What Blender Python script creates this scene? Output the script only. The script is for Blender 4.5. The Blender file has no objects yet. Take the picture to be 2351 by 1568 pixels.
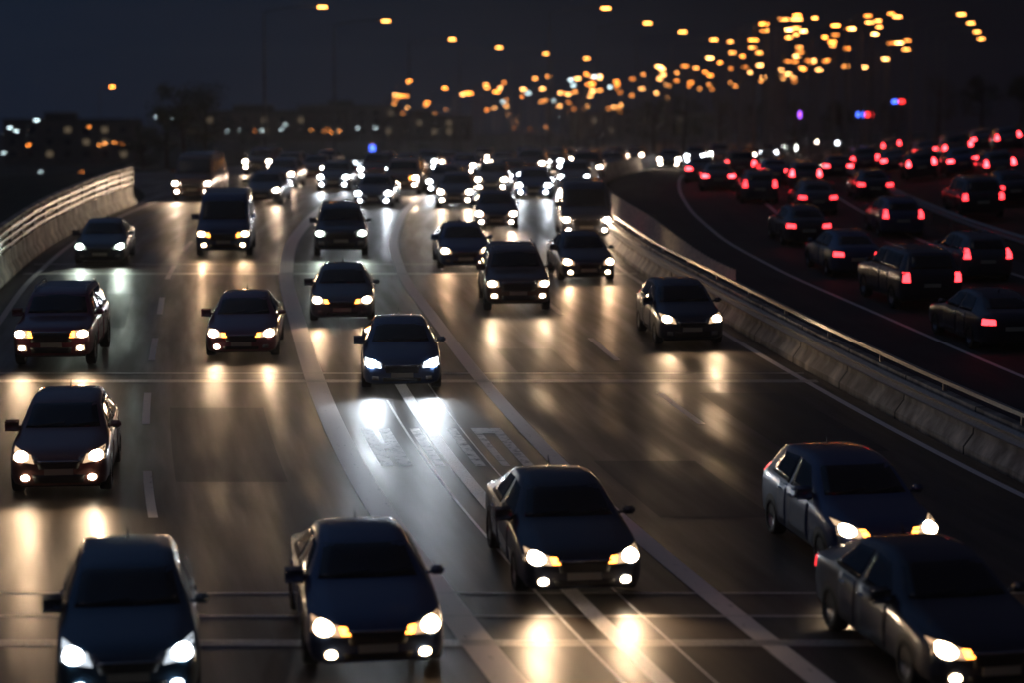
import bpy, bmesh, math, random
from mathutils import Vector, Matrix
from mathutils.bvhtree import BVHTree
random.seed(7)
sc = bpy.context.scene
col = sc.collection

# ------------------------------------------------------------------ camera
ZC = 10.0
PITCH = math.radians(5.29)
FV, CX, CY = 5224.0, 1175.5, 784.0
cam_d = bpy.data.cameras.new('camera')
cam = bpy.data.objects.new('camera', cam_d); col.objects.link(cam)
cam.location = (0, 0, ZC)
cam.rotation_euler = (math.radians(90) - PITCH, 0, 0)
cam_d.sensor_width = 36; cam_d.lens = 80
cam_d.clip_start = 0.5; cam_d.clip_end = 20000
cam_d.dof.use_dof = True
cam_d.dof.focus_distance = 46.5
cam_d.dof.aperture_fstop = 0.58
cam_d.dof.aperture_blades = 0
sc.camera = cam
# ------------------------------------------------------------------ world, dusk sky
SUN_EL, SUN_ROT = -1.7, -70.0
w = bpy.data.worlds.new('World'); sc.world = w; w.use_nodes = True
nt = w.node_tree
bg = nt.nodes['Background']
sky = nt.nodes.new('ShaderNodeTexSky'); sky.sky_type = 'NISHITA'; sky.sun_disc = False
sky.sun_elevation = math.radians(SUN_EL); sky.sun_rotation = math.radians(SUN_ROT)
sky.air_density = 1.0; sky.dust_density = 0.0; sky.ozone_density = 4.5
# deep blue dusk air over the physical sky, lighter towards the left (west), darker to the right
tcw = nt.nodes.new('ShaderNodeTexCoord'); sxyz = nt.nodes.new('ShaderNodeSeparateXYZ'); nt.links.new(tcw.outputs['Generated'], sxyz.inputs[0])
rampw = nt.nodes.new('ShaderNodeMapRange'); rampw.inputs[1].default_value = -.22; rampw.inputs[2].default_value = .14; nt.links.new(sxyz.outputs['X'], rampw.inputs[0])
mixw = nt.nodes.new('ShaderNodeMix'); mixw.data_type = 'RGBA'; nt.links.new(rampw.outputs[0], mixw.inputs[0])
mixw.inputs[6].default_value = (.040, .078, .165, 1); mixw.inputs[7].default_value = (.018, .019, .034, 1)
mix2 = nt.nodes.new('ShaderNodeMix'); mix2.data_type = 'RGBA'; mix2.inputs[0].default_value = .95
nt.links.new(sky.outputs[0], mix2.inputs[6]); nt.links.new(mixw.outputs[2], mix2.inputs[7])
zen = nt.nodes.new('ShaderNodeMapRange'); zen.inputs[1].default_value = .10; zen.inputs[2].default_value = .65; zen.inputs[3].default_value = 1.0; zen.inputs[4].default_value = 3.2
nt.links.new(sxyz.outputs['Z'], zen.inputs[0])       # the dusk sky is lighter overhead than over the horizon
zm = nt.nodes.new('ShaderNodeVectorMath'); zm.operation = 'MULTIPLY'; nt.links.new(mix2.outputs[2], zm.inputs[0]); nt.links.new(zen.outputs[0], zm.inputs[1])
nt.links.new(zm.outputs[0], bg.inputs[0]); bg.inputs[1].default_value = 0.15
dusk_fill_d = bpy.data.lights.new('dusk_fill', 'SUN'); dusk_fill_d.energy = 0.035; dusk_fill_d.angle = math.radians(30)  # weak fill added from above for leftover dusk glow; the sun has set
dusk_fill_d.color = (1.0, .78, .62)
dusk_fill = bpy.data.objects.new('dusk_fill', dusk_fill_d); col.objects.link(dusk_fill)
dusk_fill.rotation_euler = (math.radians(35), 0, math.radians(-50)); dusk_fill.location = (-50, 80, 60)
sc.view_settings.view_transform = 'Standard'; sc.view_settings.look = 'None'
sc.view_settings.exposure = 0; sc.view_settings.gamma = 1
sc.cycles.use_denoising = True
sc.cycles.max_bounces = 5; sc.cycles.diffuse_bounces = 2; sc.cycles.glossy_bounces = 3
sc.cycles.sample_clamp_indirect = 4.0
sc.cycles.sample_clamp_direct = 60.0
sc.cycles.use_light_tree = True
HEAD_W = 95.0      # headlight spot power
HAZE = 0.0002

# ------------------------------------------------------------------ helpers
def lerp(a, b, t): return a + (b - a) * t
def sstep(a, b, t):
    t = min(1, max(0, (t - a) / (b - a))); return t * t * (3 - 2 * t)
def pchip(xs, ys):
    n = len(xs); h = [xs[i+1]-xs[i] for i in range(n-1)]; d = [(ys[i+1]-ys[i])/h[i] for i in range(n-1)]
    m = [d[0]] + [0]*(n-2) + [d[-1]]
    for i in range(1, n-1):
        if d[i-1]*d[i] > 0:
            w1, w2 = 2*h[i]+h[i-1], h[i]+2*h[i-1]
            m[i] = (w1+w2)/(w1/d[i-1]+w2/d[i])
    def f(x):
        if x <= xs[0]: return ys[0]+m[0]*(x-xs[0])
        if x >= xs[-1]: return ys[-1]+m[-1]*(x-xs[-1])
        i = 0
        while xs[i+1] < x: i += 1
        t = (x-xs[i])/h[i]
        return (ys[i]*(1+2*t)*(1-t)**2 + m[i]*h[i]*t*(1-t)**2 + ys[i+1]*t*t*(3-2*t) + m[i+1]*h[i]*t*t*(t-1))
    return f
# the painted line right of the middle lane; every other line is an offset from it
BX = pchip([0, 10, 20, 28.9, 35.9, 41.7, 49.7, 63.4, 76.7, 89, 99, 109, 130, 160, 200, 260, 320, 420, 600, 900],
           [11.3, 8.6, 6.0, 3.79, 2.23, 1.08, -.24, -2.12, -3.75, -4.6, -4.75, -4.5, -3.2, 0, 5, 14, 24, 44, 88, 170])
def slopeB(y): return (BX(y+.5)-BX(y-.5))
S = .0477
def prof(y):
    if y < 95: return ZC-8.33+S*y
    z = ZC-8.33+S*95
    L = 45
    t = min(y, 95+L)-95
    return z + S*(t - t*t/(2*L))
RISE0 = 24.0
def Z(x, y):
    z = prof(y)
    o = x-BX(y)
    if o > RISE0 and y > 60:
        z += sstep(70, 150, y)*min(9.0, .17*(o-RISE0))
    left = -14.5 if y < 100 else lerp(-14.5, -30, sstep(100, 150, y))
    if o < left:
        z -= 6.0*sstep(0, 22, left-o)
    return z
def ray(vx, vy):
    dx, dy = (vx-CX)/FV, (CY-vy)/FV
    return Vector((dx, math.cos(PITCH)+dy*math.sin(PITCH), -math.sin(PITCH)+dy*math.cos(PITCH)))
def ground(vx, vy, h=0.0, far=900.0):
    r = ray(vx, vy); t = 15.0
    while t < far:
        p = Vector((0, 0, ZC))+r*t
        if p.z <= Z(p.x, p.y)+h:
            return p.x, p.y
        t += 0.25
    return p.x, p.y
def at(vx, vy, D):
    p = Vector((0, 0, ZC))+ray(vx, vy)*D
    return p

MATS = {}
def mat(name, color, rough=.5, metal=0.0, emis=None, strength=0.0, noise=0.0, nscale=8.0, bump=0.0, spec=.5, coat=0.0, objcol=False):
    if name in MATS: return MATS[name]
    m = bpy.data.materials.new(name); m.use_nodes = True; t = m.node_tree; b = t.nodes['Principled BSDF']
    b.inputs['Base Color'].default_value = (*color, 1); b.inputs['Roughness'].default_value = rough
    b.inputs['Metallic'].default_value = metal; b.inputs['Specular IOR Level'].default_value = spec
    b.inputs['Coat Weight'].default_value = coat; b.inputs['Coat Roughness'].default_value = .08
    if emis: b.inputs['Emission Color'].default_value = (*emis, 1); b.inputs['Emission Strength'].default_value = strength
    src = None
    if objcol:
        oi = t.nodes.new('ShaderNodeObjectInfo'); src = oi.outputs['Color']; t.links.new(src, b.inputs['Base Color'])
    if noise > 0 or bump > 0:
        tc = t.nodes.new('ShaderNodeTexCoord'); n = t.nodes.new('ShaderNodeTexNoise')
        n.inputs['Scale'].default_value = nscale; n.inputs['Detail'].default_value = 6
        t.links.new(tc.outputs['Object'], n.inputs['Vector'])
        if noise > 0:
            mr = t.nodes.new('ShaderNodeMapRange'); mr.inputs[1].default_value = .3; mr.inputs[2].default_value = .7
            mr.inputs[3].default_value = 1-noise; mr.inputs[4].default_value = 1+noise
            t.links.new(n.outputs[0], mr.inputs[0])
            mx = t.nodes.new('ShaderNodeVectorMath'); mx.operation = 'MULTIPLY'
            if src: t.links.new(src, mx.inputs[0])
            else: mx.inputs[0].default_value = color
            t.links.new(mr.outputs[0], mx.inputs[1]); t.links.new(mx.outputs[0], b.inputs['Base Color'])
        if bump > 0:
            bp = t.nodes.new('ShaderNodeBump'); bp.inputs['Strength'].default_value = bump; bp.inputs['Distance'].default_value = .02
            t.links.new(n.outputs[0], bp.inputs['Height']); t.links.new(bp.outputs[0], b.inputs['Normal'])
    MATS[name] = m; return m

def asphalt(name, base, r0, r1):
    m = bpy.data.materials.new(name); m.use_nodes = True; t = m.node_tree; b = t.nodes['Principled BSDF']
    uv = t.nodes.new('ShaderNodeUVMap'); tc = t.nodes.new('ShaderNodeTexCoord')
    big = t.nodes.new('ShaderNodeTexNoise'); big.inputs['Scale'].default_value = .35; big.inputs['Detail'].default_value = 5
    mp = t.nodes.new('ShaderNodeMapping'); mp.inputs['Scale'].default_value = (1.6, .12, 1)
    t.links.new(uv.outputs[0], mp.inputs[0])
    streak = t.nodes.new('ShaderNodeTexNoise'); streak.inputs['Scale'].default_value = 1.0; streak.inputs['Detail'].default_value = 6
    t.links.new(mp.outputs[0], streak.inputs[0]); t.links.new(uv.outputs[0], big.inputs[0])
    fine = t.nodes.new('ShaderNodeTexNoise'); fine.inputs['Scale'].default_value = 22; fine.inputs['Detail'].default_value = 8
    t.links.new(tc.outputs['Object'], fine.inputs[0])
    add = t.nodes.new('ShaderNodeMath'); add.operation = 'ADD'; t.links.new(big.outputs[0], add.inputs[0]); t.links.new(streak.outputs[0], add.inputs[1])
    add2 = t.nodes.new('ShaderNodeMath'); add2.operation = 'MULTIPLY_ADD'; t.links.new(fine.outputs[0], add2.inputs[0]); add2.inputs[1].default_value = .5; t.links.new(add.outputs[0], add2.inputs[2])
    cr = t.nodes.new('ShaderNodeMapRange'); cr.inputs[1].default_value = .85; cr.inputs[2].default_value = 1.65
    cr.inputs[3].default_value = .4; cr.inputs[4].default_value = 1.7; t.links.new(add2.outputs[0], cr.inputs[0])
    mx = t.nodes.new('ShaderNodeVectorMath'); mx.operation = 'MULTIPLY'; mx.inputs[0].default_value = base
    t.links.new(cr.outputs[0], mx.inputs[1]); t.links.new(mx.outputs[0], b.inputs['Base Color'])
    rr = t.nodes.new('ShaderNodeMapRange'); rr.inputs[1].default_value = .35; rr.inputs[2].default_value = .65
    rr.inputs[3].default_value = r0; rr.inputs[4].default_value = r1; t.links.new(streak.outputs[0], rr.inputs[0]); t.links.new(rr.outputs[0], b.inputs['Roughness'])
    bp = t.nodes.new('ShaderNodeBump'); bp.inputs['Strength'].default_value = .35; bp.inputs['Distance'].default_value = .01
    t.links.new(fine.outputs[0], bp.inputs['Height']); t.links.new(bp.outputs[0], b.inputs['Normal'])
    b.inputs['Specular IOR Level'].default_value = .45
    MATS[name] = m; return m

def worn_paint(name, color, wear, scale=(3, 1, 1)):
    m = bpy.data.materials.new(name); m.use_nodes = True; t = m.node_tree; b = t.nodes['Principled BSDF']
    uv = t.nodes.new('ShaderNodeUVMap'); mp = t.nodes.new('ShaderNodeMapping'); mp.inputs['Scale'].default_value = scale
    n = t.nodes.new('ShaderNodeTexNoise'); n.inputs['Scale'].default_value = 2.5; n.inputs['Detail'].default_value = 9; n.inputs['Roughness'].default_value = .7
    t.links.new(uv.outputs[0], mp.inputs[0]); t.links.new(mp.outputs[0], n.inputs[0])
    r = t.nodes.new('ShaderNodeMapRange'); r.inputs[1].default_value = wear-.08; r.inputs[2].default_value = wear+.08
    t.links.new(n.outputs[0], r.inputs[0])
    mix = t.nodes.new('ShaderNodeMix'); mix.data_type = 'RGBA'
    t.links.new(r.outputs[0], mix.inputs[0]); mix.inputs[6].default_value = (.06, .052, .048, 1); mix.inputs[7].default_value = (*color, 1)
    t.links.new(mix.outputs[2], b.inputs['Base Color']); b.inputs['Roughness'].default_value = .5
    MATS[name] = m; return m

M_ASPH = asphalt('asphalt', (.038, .027, .019), .28, .55)
M_ASPH2 = asphalt('asphalt_opposite', (.03, .027, .025), .72, .9)
M_PAINT = worn_paint('road_paint', (.72, .66, .63), .33)
M_MARK = worn_paint('worn_lettering', (.8, .77, .75), .43, (2, 1.5, 1))
M_SEAM_STREAK = mat('seam_headlight_streak', (.95, .93, .92), .38, .35, noise=.3, nscale=30, bump=.25)  # near-white base colour holds the headlight reflection along the seam
M_STEEL = mat('joint_steel', (.5, .48, .44), .42, .7, noise=.3, nscale=20, bump=.2)
M_CONC = mat('concrete', (.44, .39, .32), .8, noise=.35, nscale=3, bump=.5)
M_CONC2 = mat('concrete_dark', (.33, .29, .24), .85, noise=.4, nscale=2.2, bump=.5)
for _m in (M_CONC, M_CONC2):
    t = _m.node_tree; b = t.nodes['Principled BSDF']; tc = t.nodes.new('ShaderNodeTexCoord'); sp = t.nodes.new('ShaderNodeSeparateXYZ'); t.links.new(tc.outputs['Object'], sp.inputs[0])
    md = t.nodes.new('ShaderNodeMath'); md.operation = 'MODULO'; md.inputs[1].default_value = 4.0; t.links.new(sp.outputs['Y'], md.inputs[0])
    gt = t.nodes.new('ShaderNodeMath'); gt.operation = 'LESS_THAN'; gt.inputs[1].default_value = .09; t.links.new(md.outputs[0], gt.inputs[0])
    st = t.nodes.new('ShaderNodeTexNoise'); mp = t.nodes.new('ShaderNodeMapping'); mp.inputs['Scale'].default_value = (1, 1.6, .25); t.links.new(tc.outputs['Object'], mp.inputs[0]); t.links.new(mp.outputs[0], st.inputs[0]); st.inputs['Scale'].default_value = 1.3; st.inputs['Detail'].default_value = 7
    mr = t.nodes.new('ShaderNodeMapRange'); mr.inputs[1].default_value = .38; mr.inputs[2].default_value = .62; mr.inputs[3].default_value = .5; mr.inputs[4].default_value = 1.15; t.links.new(st.outputs[0], mr.inputs[0])
    src = b.inputs['Base Color'].links[0].from_socket; vm = t.nodes.new('ShaderNodeVectorMath'); vm.operation = 'MULTIPLY'; t.links.new(src, vm.inputs[0]); t.links.new(mr.outputs[0], vm.inputs[1])
    mx = t.nodes.new('ShaderNodeMix'); mx.data_type = 'RGBA'; t.links.new(gt.outputs[0], mx.inputs[0]); t.links.new(vm.outputs[0], mx.inputs[6]); mx.inputs[7].default_value = (.02, .018, .016, 1); t.links.new(mx.outputs[2], b.inputs['Base Color'])
M_RAIL = mat('galvanised_rail', (.40, .37, .33), .38, .7, noise=.15, nscale=12)
M_SLAT = mat('screen_slat', (.75, .66, .54), .6, noise=.2, nscale=9)
M_GRASS = mat('dry_grass', (.035, .036, .02), .95, noise=.5, nscale=1.5, bump=.8)
M_POLE = mat('pole_steel', (.12, .12, .12), .5, .6, noise=.2, nscale=6)
M_BARK = mat('bark', (.05, .035, .025), .9, noise=.4, nscale=10, bump=.6)
M_LEAF = mat('leaf', (.035, .045, .018), .7, noise=.5, nscale=2.0)
M_LAMP_O = mat('sodium_lamp', (.9, .6, .3), .4, emis=(1.0, .32, .055), strength=22)
M_LAMP_W = mat('white_lamp', (.9, .9, .9), .4, emis=(.72, .95, 1.0), strength=14)
M_LAMP_N = mat('sodium_lamp_near', (.9, .6, .3), .4, emis=(1.0, .36, .07), strength=17)

def newobj(name, bm, m, parent=None, smooth=True):
    me = bpy.data.meshes.new(name)
    bmesh.ops.recalc_face_normals(bm, faces=bm.faces[:])
    bm.to_mesh(me); bm.free()
    for p in me.polygons: p.use_smooth = smooth
    for mm in (m if isinstance(m, (list, tuple)) else [m]): me.materials.append(mm)
    o = bpy.data.objects.new(name, me); col.objects.link(o)
    if parent: o.parent = parent
    return o
def tag(o, label=None, cat=None, group=None, kind=None):
    if label: o['label'] = label
    if cat: o['category'] = cat
    if group: o['group'] = group
    if kind: o['kind'] = kind
    return o
def empty(name, loc=(0, 0, 0)):
    o = bpy.data.objects.new(name, None); col.objects.link(o); o.location = loc; o.empty_display_size = .3; return o
def box(bm, x0, x1, y0, y1, z0, z1, bev=0.0, M=None):
    r = bmesh.ops.create_cube(bm, size=1.0)
    vs = r['verts']
    for v in vs: v.co = Vector((lerp(x0, x1, v.co.x+.5), lerp(y0, y1, v.co.y+.5), lerp(z0, z1, v.co.z+.5)))
    if bev > 0:
        es = list({e for v in vs for e in v.link_edges})
        g = bmesh.ops.bevel(bm, geom=vs+es, offset=bev, segments=2, affect='EDGES')
        vs = list({v for f in g['faces'] for v in f.verts} | {v for v in vs if v.is_valid})
    if M is not None: bmesh.ops.transform(bm, matrix=M, verts=[v for v in vs if v.is_valid])
def tube(bm, pts, radii, seg=8, cap=True):
    rings = []
    for i, p in enumerate(pts):
        p = Vector(p)
        a = Vector(pts[max(0, i-1)]); b = Vector(pts[min(len(pts)-1, i+1)])
        d = (b-a).normalized(); u = d.orthogonal().normalized() if abs(d.z) < .99 else Vector((1, 0, 0)); u = (u-d*u.dot(d)).normalized(); v = d.cross(u)
        rings.append([bm.verts.new(p+(u*math.cos(k*math.tau/seg)+v*math.sin(k*math.tau/seg))*radii[i]) for k in range(seg)])
    for a, b in zip(rings, rings[1:]):
        for k in range(seg): bm.faces.new((a[k], a[(k+1) % seg], b[(k+1) % seg], b[k]))
    if cap:
        bm.faces.new(rings[0][::-1]); bm.faces.new(rings[-1])

def strip(name, offs, ys, m, lift=0.0, parent=None, offf=None):
    """a sheet following the road: columns are offsets from the painted line, rows are distances"""
    bm = bmesh.new(); uvl = bm.loops.layers.uv.new('UVMap'); rows = []; info = {}
    for y in ys:
        s = slopeB(y); n = math.sqrt(1+s*s); r = []
        for o in (offf(y) if offf else offs):
            x = BX(y)+o*n
            v = bm.verts.new((x, y, Z(x, y)+lift)); info[v] = (o, y); r.append(v)
        rows.append(r)
    for a, b in zip(rows, rows[1:]):
        for k in range(len(a)-1):
            f = bm.faces.new((a[k], a[k+1], b[k+1], b[k]))
            for l in f.loops: l[uvl].uv = info[l.vert]
    return newobj(name, bm, m, parent)
def frange(a, b, s):
    r = []; x = a
    while x < b-1e-6: r.append(x); x += s
    r.append(b); return r

# ------------------------------------------------------------------ ground and roads
xs = [-4000, -2000, -900, -450, -250, -160, -110]+frange(-80, 120, 4)+[150, 200, 300, 500, 900, 2000, 4000]
ysg = [-60, -30]+frange(-10, 400, 5)+[430, 480, 550, 700, 900, 1300, 2000, 3500, 7000]
bm = bmesh.new(); rows = [[bm.verts.new((x, y, (Z(x, y)-.12) if y < 900 else Z(x-BX(y)+BX(900), 900)-.12)) for x in xs] for y in ysg]
for a, b in zip(rows, rows[1:]):
    for k in range(len(a)-1): bm.faces.new((a[k], a[k+1], b[k+1], b[k]))
tag(newobj('ground', bm, M_GRASS), kind='structure')
YR = frange(-6, 140, 2)+frange(144, 420, 4)+frange(440, 900, 20)
def main_offs(y):
    l = lerp(-12.75, -24, sstep(104, 150, y))
    return [lerp(l, 7.9, k/14) for k in range(15)]
tag(strip('road', None, YR, M_ASPH, 0.0, offf=main_offs), kind='structure')
tag(strip('opposite_road', [9.0+k*.97 for k in range(14)], YR, M_ASPH2, 0.0), kind='structure')
tag(strip('slip_road', [29.5+k*1.2 for k in range(9)], frange(95, 420, 3), M_ASPH2, 0.02), kind='structure')
YM = frange(-4, 140, 1)+frange(143, 420, 3)
def line(off, wd, ys, name='lane_line', m=None, lift=.005):
    return strip(name, [off-wd/2, off+wd/2], ys, m or M_PAINT, lift)
tag(line(0, .34, YM), kind='structure')
tag(line(-3.85, .46, YM), kind='structure')
tag(line(-12.1, .18, [y for y in YM if y < 108]), kind='structure')
tag(line(7.45, .16, YM), kind='structure')
for o in (3.72, -7.7):                     # dashed lines, one sheet
    y = 2.0; bm = bmesh.new(); uvl = bm.loops.layers.uv.new('UVMap')
    while y < 260:
        yy = frange(y, y+4, 1); pr = None
        for q in yy:
            s = slopeB(q); n = math.sqrt(1+s*s); cur = []
            for e in (-.08, .08):
                x = BX(q)+(o+e)*n; cur.append(bm.verts.new((x, q, Z(x, q)+.005)))
            if pr:
                f = bm.faces.new((pr[0], pr[1], cur[1], cur[0]))
                for l in f.loops: l[uvl].uv = (l.vert.co.x, l.vert.co.y)
            pr = cur
        y += 9
    tag(newobj('dashed_lane_line', bm, M_PAINT), kind='structure')
for o in (12.7, 16.4, 20.2):
    tag(line(o, .14, YM), kind='structure')
# polished seam down the lane, whitened to paint the headlight streak, and fainter neighbours
t_ = line(-1.95, .26, frange(2, 60, 1), 'road_seam', M_SEAM_STREAK, .006)
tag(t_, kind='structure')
tag(line(-1.3, .035, frange(20, 60, 1), 'road_seam', M_SEAM_STREAK, .006), kind='structure')
tag(line(-2.45, .05, frange(2, 50, 1), 'road_seam', M_SEAM_STREAK, .006), kind='structure')
# worn strokes of paint across the middle lane
bm = bmesh.new(); uvl = bm.loops.layers.uv.new('UVMap')
rs = random.Random(3)
for k, (o0, o1) in enumerate([(-3.35, -3.1), (-3.0, -2.75), (-2.35, -2.15), (-1.6, -1.4), (-1.1, -.95), (-.7, -.5), (-3.35, -2.75), (-1.1, -.5)]):
    y0, y1 = ((42.5, 46.5) if k < 6 else ((44.2, 44.8) if k == 6 else (45.9, 46.5)))
    pr = None
    for q in frange(y0, y1, .5):
        s = slopeB(q); n = math.sqrt(1+s*s); cur = []
        for e in (o0, o1):
            x = BX(q)+e*n; cur.append(bm.verts.new((x, q, Z(x, q)+(.005 if k < 6 else .009))))
        if pr:
            f = bm.faces.new((pr[0], pr[1], cur[1], cur[0]))
            for l in f.loops: l[uvl].uv = (l.vert.co.x, l.vert.co.y)
        pr = cur
tag(newobj('road_marking', bm, M_MARK), kind='structure')
M_REPAIR = asphalt('asphalt_repair', (.020, .016, .014), .4, .6)
for o0, o1, y0, y1 in ((-7.2, -5.2, 41, 49), (.7, 2.6, 38, 43), (4.6, 6.6, 44, 51), (-11, -8.6, 62, 70), (1.0, 2.4, 54, 58)):
    tag(strip('asphalt_repair', [o0, (o0+o1)/2, o1], frange(y0, y1, 1), M_REPAIR, .004), kind='structure')
# steel expansion joints across the carriageway
def joint(y0, lab, wd=.16):
    bm = bmesh.new(); pr = None
    for o in frange(BX(y0)-12.6, BX(y0)+7.8, .4):
        cur = [bm.verts.new((o, y0+e, Z(o, y0+e)+h)) for e, h in ((-wd, .003), (-wd+.02, .005), (-.012, .005), (-.01, .003), (.01, .003), (.012, .005), (wd-.02, .005), (wd, .003))]
        if pr:
            for k in range(7): bm.faces.new((pr[k], pr[k+1], cur[k+1], cur[k]))
        pr = cur
    o = newobj('expansion_joint', bm, M_STEEL, smooth=False)
    tag(o, lab, 'expansion joint', 'steel joints crossing the carriageway')
joint(30.2, 'steel expansion joint nearest the viewer, crossing the road in front of the foreground cars')
joint(31.6, 'steel expansion joint just behind the nearest one, crossing the road', .06)
joint(32.9, 'thin steel joint crossing the road under the front of the foreground dark sedan', .05)
joint(52.7, 'steel expansion joint crossing the road behind the blue-white-lit car', .20)
joint(53.9, 'thin steel joint just beyond the one behind the blue-white-lit car', .08)
joint(75.6, 'far steel expansion joint crossing beneath the row of distant cars', .22)
joint(78.6, 'thin steel joint just beyond the far expansion joint', .1)

# ------------------------------------------------------------------ left parapet wall, median barrier
def extrude_profile(name, poly, ys, off, m, parent, smooth=False, offf=None):
    bm = bmesh.new(); pr = None
    for y in ys:
        s = slopeB(y); n = math.sqrt(1+s*s)
        o_ = offf(y) if offf else off
        cx = BX(y)+o_*n; z0 = Z(BX(y)+(min(o_, 7) if o_ > 0 else max(o_, -12.5))*n, y)
        dirx, diry = 1/n, -s/n
        cur = [bm.verts.new((cx+px*dirx, y+px*diry, z0+pz)) for px, pz in poly]
        if pr:
            for k in range(len(poly)):
                bm.faces.new((pr[k], pr[(k+1) % len(poly)], cur[(k+1) % len(poly)], cur[k]))
        else: bm.faces.new(cur)
        pr = cur
    bm.faces.new(pr[::-1])
    return newobj(name, bm, m, parent, smooth)
def rail_profile(x, z, h=.30, d=.08):
    return [(x-.01, z), (x+d*.4, z+.02), (x+d, z+h*.2), (x+d*.3, z+h*.5), (x+d, z+h*.8), (x+d*.4, z+h-.02), (x-.01, z+h)]
W0 = (BX(60)-12.9, 60, prof(60))
wall = empty('parapet_wall', (0, 0, 0)); tag(wall, 'long curving concrete parapet wall with pale rails along the left edge of the road', 'wall')
YW = frange(4, 106, 1.5)
extrude_profile('base', [(-.35, -.6), (.12, -.05), (.12, .12), (-.02, .35), (-.06, .82), (-.28, .82), (-.35, .1)], YW, -12.95, M_CONC, wall)
extrude_profile('wall_panel', [(-.22, .82), (-.12, .82), (-.12, 1.62), (-.22, 1.62)], YW, -12.95, M_CONC2, wall)
extrude_profile('coping', [(-.28, 1.622), (-.04, 1.622), (-.06, 1.72), (-.26, 1.72)], YW, -12.95, M_CONC, wall)
for zz in (.92, 1.18, 1.42):
    extrude_profile('rail', [(-.10, zz), (-.03, zz), (-.03, zz+.10), (-.10, zz+.10)], YW, -12.95, M_RAIL, wall)
for y in frange(40, 106, 3):
    s = slopeB(y); n = math.sqrt(1+s*s); bm = bmesh.new()
    x = BX(y)-12.95*n; z = Z(x+.5, y)
    box(bm, x-.118, x-.012, y-.06, y+.06, z+.822, z+1.62); newobj('post', bm, M_RAIL, wall, False)
med = empty('median_barrier', (0, 0, 0)); tag(med, 'long concrete median barrier with steel rail between the oncoming lanes and the red tail lamps', 'barrier')
YB = frange(-4, 140, 1.5)+frange(144, 330, 4)
extrude_profile('barrier_wall', [(-.32, -.15), (-.32, .08), (-.14, .34), (-.10, .86), (.10, .86), (.14, .34), (.32, .08), (.32, -.15)], YB, 8.35, M_CONC, med)
extrude_profile('guard_rail', [(-.23, .50), (-.29, .56), (-.20, .65), (-.29, .74), (-.23, .80), (-.18, .80), (-.18, .50)], YB, 8.35, M_RAIL, med)
extrude_profile('top_rail', [(-.05, 1.02), (.05, 1.02), (.05, 1.10), (-.05, 1.10)], [y for y in YB if y < 107], 8.35, M_RAIL, med)
for y in frange(30, 106, 4):
    s = slopeB(y); n = math.sqrt(1+s*s); bm = bmesh.new()
    x = BX(y)+8.35*n; z = prof(y)
    box(bm, x-.04, x+.04, y-.04, y+.04, z+.862, z+1.018); newobj('post', bm, M_RAIL, med, False)
bm = bmesh.new()
for y in frange(64, 107, .42):
    s = slopeB(y); n = math.sqrt(1+s*s); x = BX(y)+8.35*n; z = prof(y)
    M = Matrix.Translation((x, y, z+1.102)) @ Matrix.Rotation(math.radians(125), 4, 'Z')
    box(bm, -.12, .12, -.015, .015, 0, (.30+.42*sstep(66, 78, y)), M=M)
newobj('glare_screen', bm, M_SLAT, med, False)
obw = empty('roadside_guard_rail', (0, 0, 0)); tag(obw, 'steel guard rail along the far edge of the road with the red tail lamps', 'guard rail')
extrude_profile('beam', [(-.05, .45), (-.12, .52), (-.04, .6), (-.12, .68), (-.05, .75), (0, .75), (0, .45)], frange(40, 330, 4), 22.3, M_RAIL, obw)
for y in frange(44, 150, 4):
    s = slopeB(y); n = math.sqrt(1+s*s); bm = bmesh.new(); x = BX(y)+22.42*n; z = Z(x, y)
    box(bm, x-.05, x+.03, y-.05, y+.05, z-.15, z+.7); newobj('post', bm, M_RAIL, obw, False)

# ------------------------------------------------------------------ vehicles
M_BODY = mat('car_paint', (.1, .1, .1), .32, .35, coat=1.0, objcol=True, spec=.5)
M_GLASS = mat('car_glass', (.004, .005, .008), .06, 0, spec=.7)
M_TYRE = mat('tyre', (.012, .012, .012), .85)
M_RIM = mat('rim', (.35, .35, .36), .3, .9)
M_BLK = mat('black_trim', (.01, .01, .011), .5)
M_CHR = mat('chrome_trim', (.6, .6, .6), .15, 1.0)
M_PLATE = mat('number_plate', (.45, .42, .30), .5)
HL = {'warm': mat('headlight_warm', (.9, .9, .9), .2, emis=(1.0, .80, .56), strength=42),
      'cool': mat('headlight_cool', (.9, .9, .9), .2, emis=(.80, .90, 1.0), strength=42),
      'orange': mat('headlight_orange', (.9, .9, .9), .2, emis=(1.0, .72, .42), strength=38)}
HCOL = {'warm': (1.0, .66, .38), 'cool': (.80, .90, 1.0), 'orange': (1.0, .60, .33), 'green': (.85, 1.0, .85)}
HL['green'] = mat('headlight_greenish', (.9, .9, .9), .2, emis=(.85, 1.0, .90), strength=42)
HLFAR = {k: mat('dazzling_'+k, (.9, .9, .9), .2, emis=tuple(lerp(c, 1, .35) for c in HCOL[k]), strength=380) for k in HL}
LENS = {k: mat('lens_'+k, (.35, .35, .35), .12, .2, emis=HCOL[k], strength=.9, noise=.4, nscale=30) for k in HL}
M_LENSFULL = mat('lens_full', (.9, .9, .9), .2, emis=(.80, .90, 1.0), strength=7)
M_IND = mat('indicator', (.8, .4, .1), .3, emis=(1.0, .30, .04), strength=12)
M_TAILN = mat('tail_lamp_near', (.5, .02, .02), .3, emis=(1.0, .035, .045), strength=6)
M_TAIL = mat('tail_lamp', (.5, .02, .02), .3, emis=(1.0, .035, .045), strength=18)
M_REDOFF = mat('red_lens', (.25, .01, .01), .2)
M_LENSOFF = mat('clear_lens', (.25, .25, .26), .1, .4)

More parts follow.
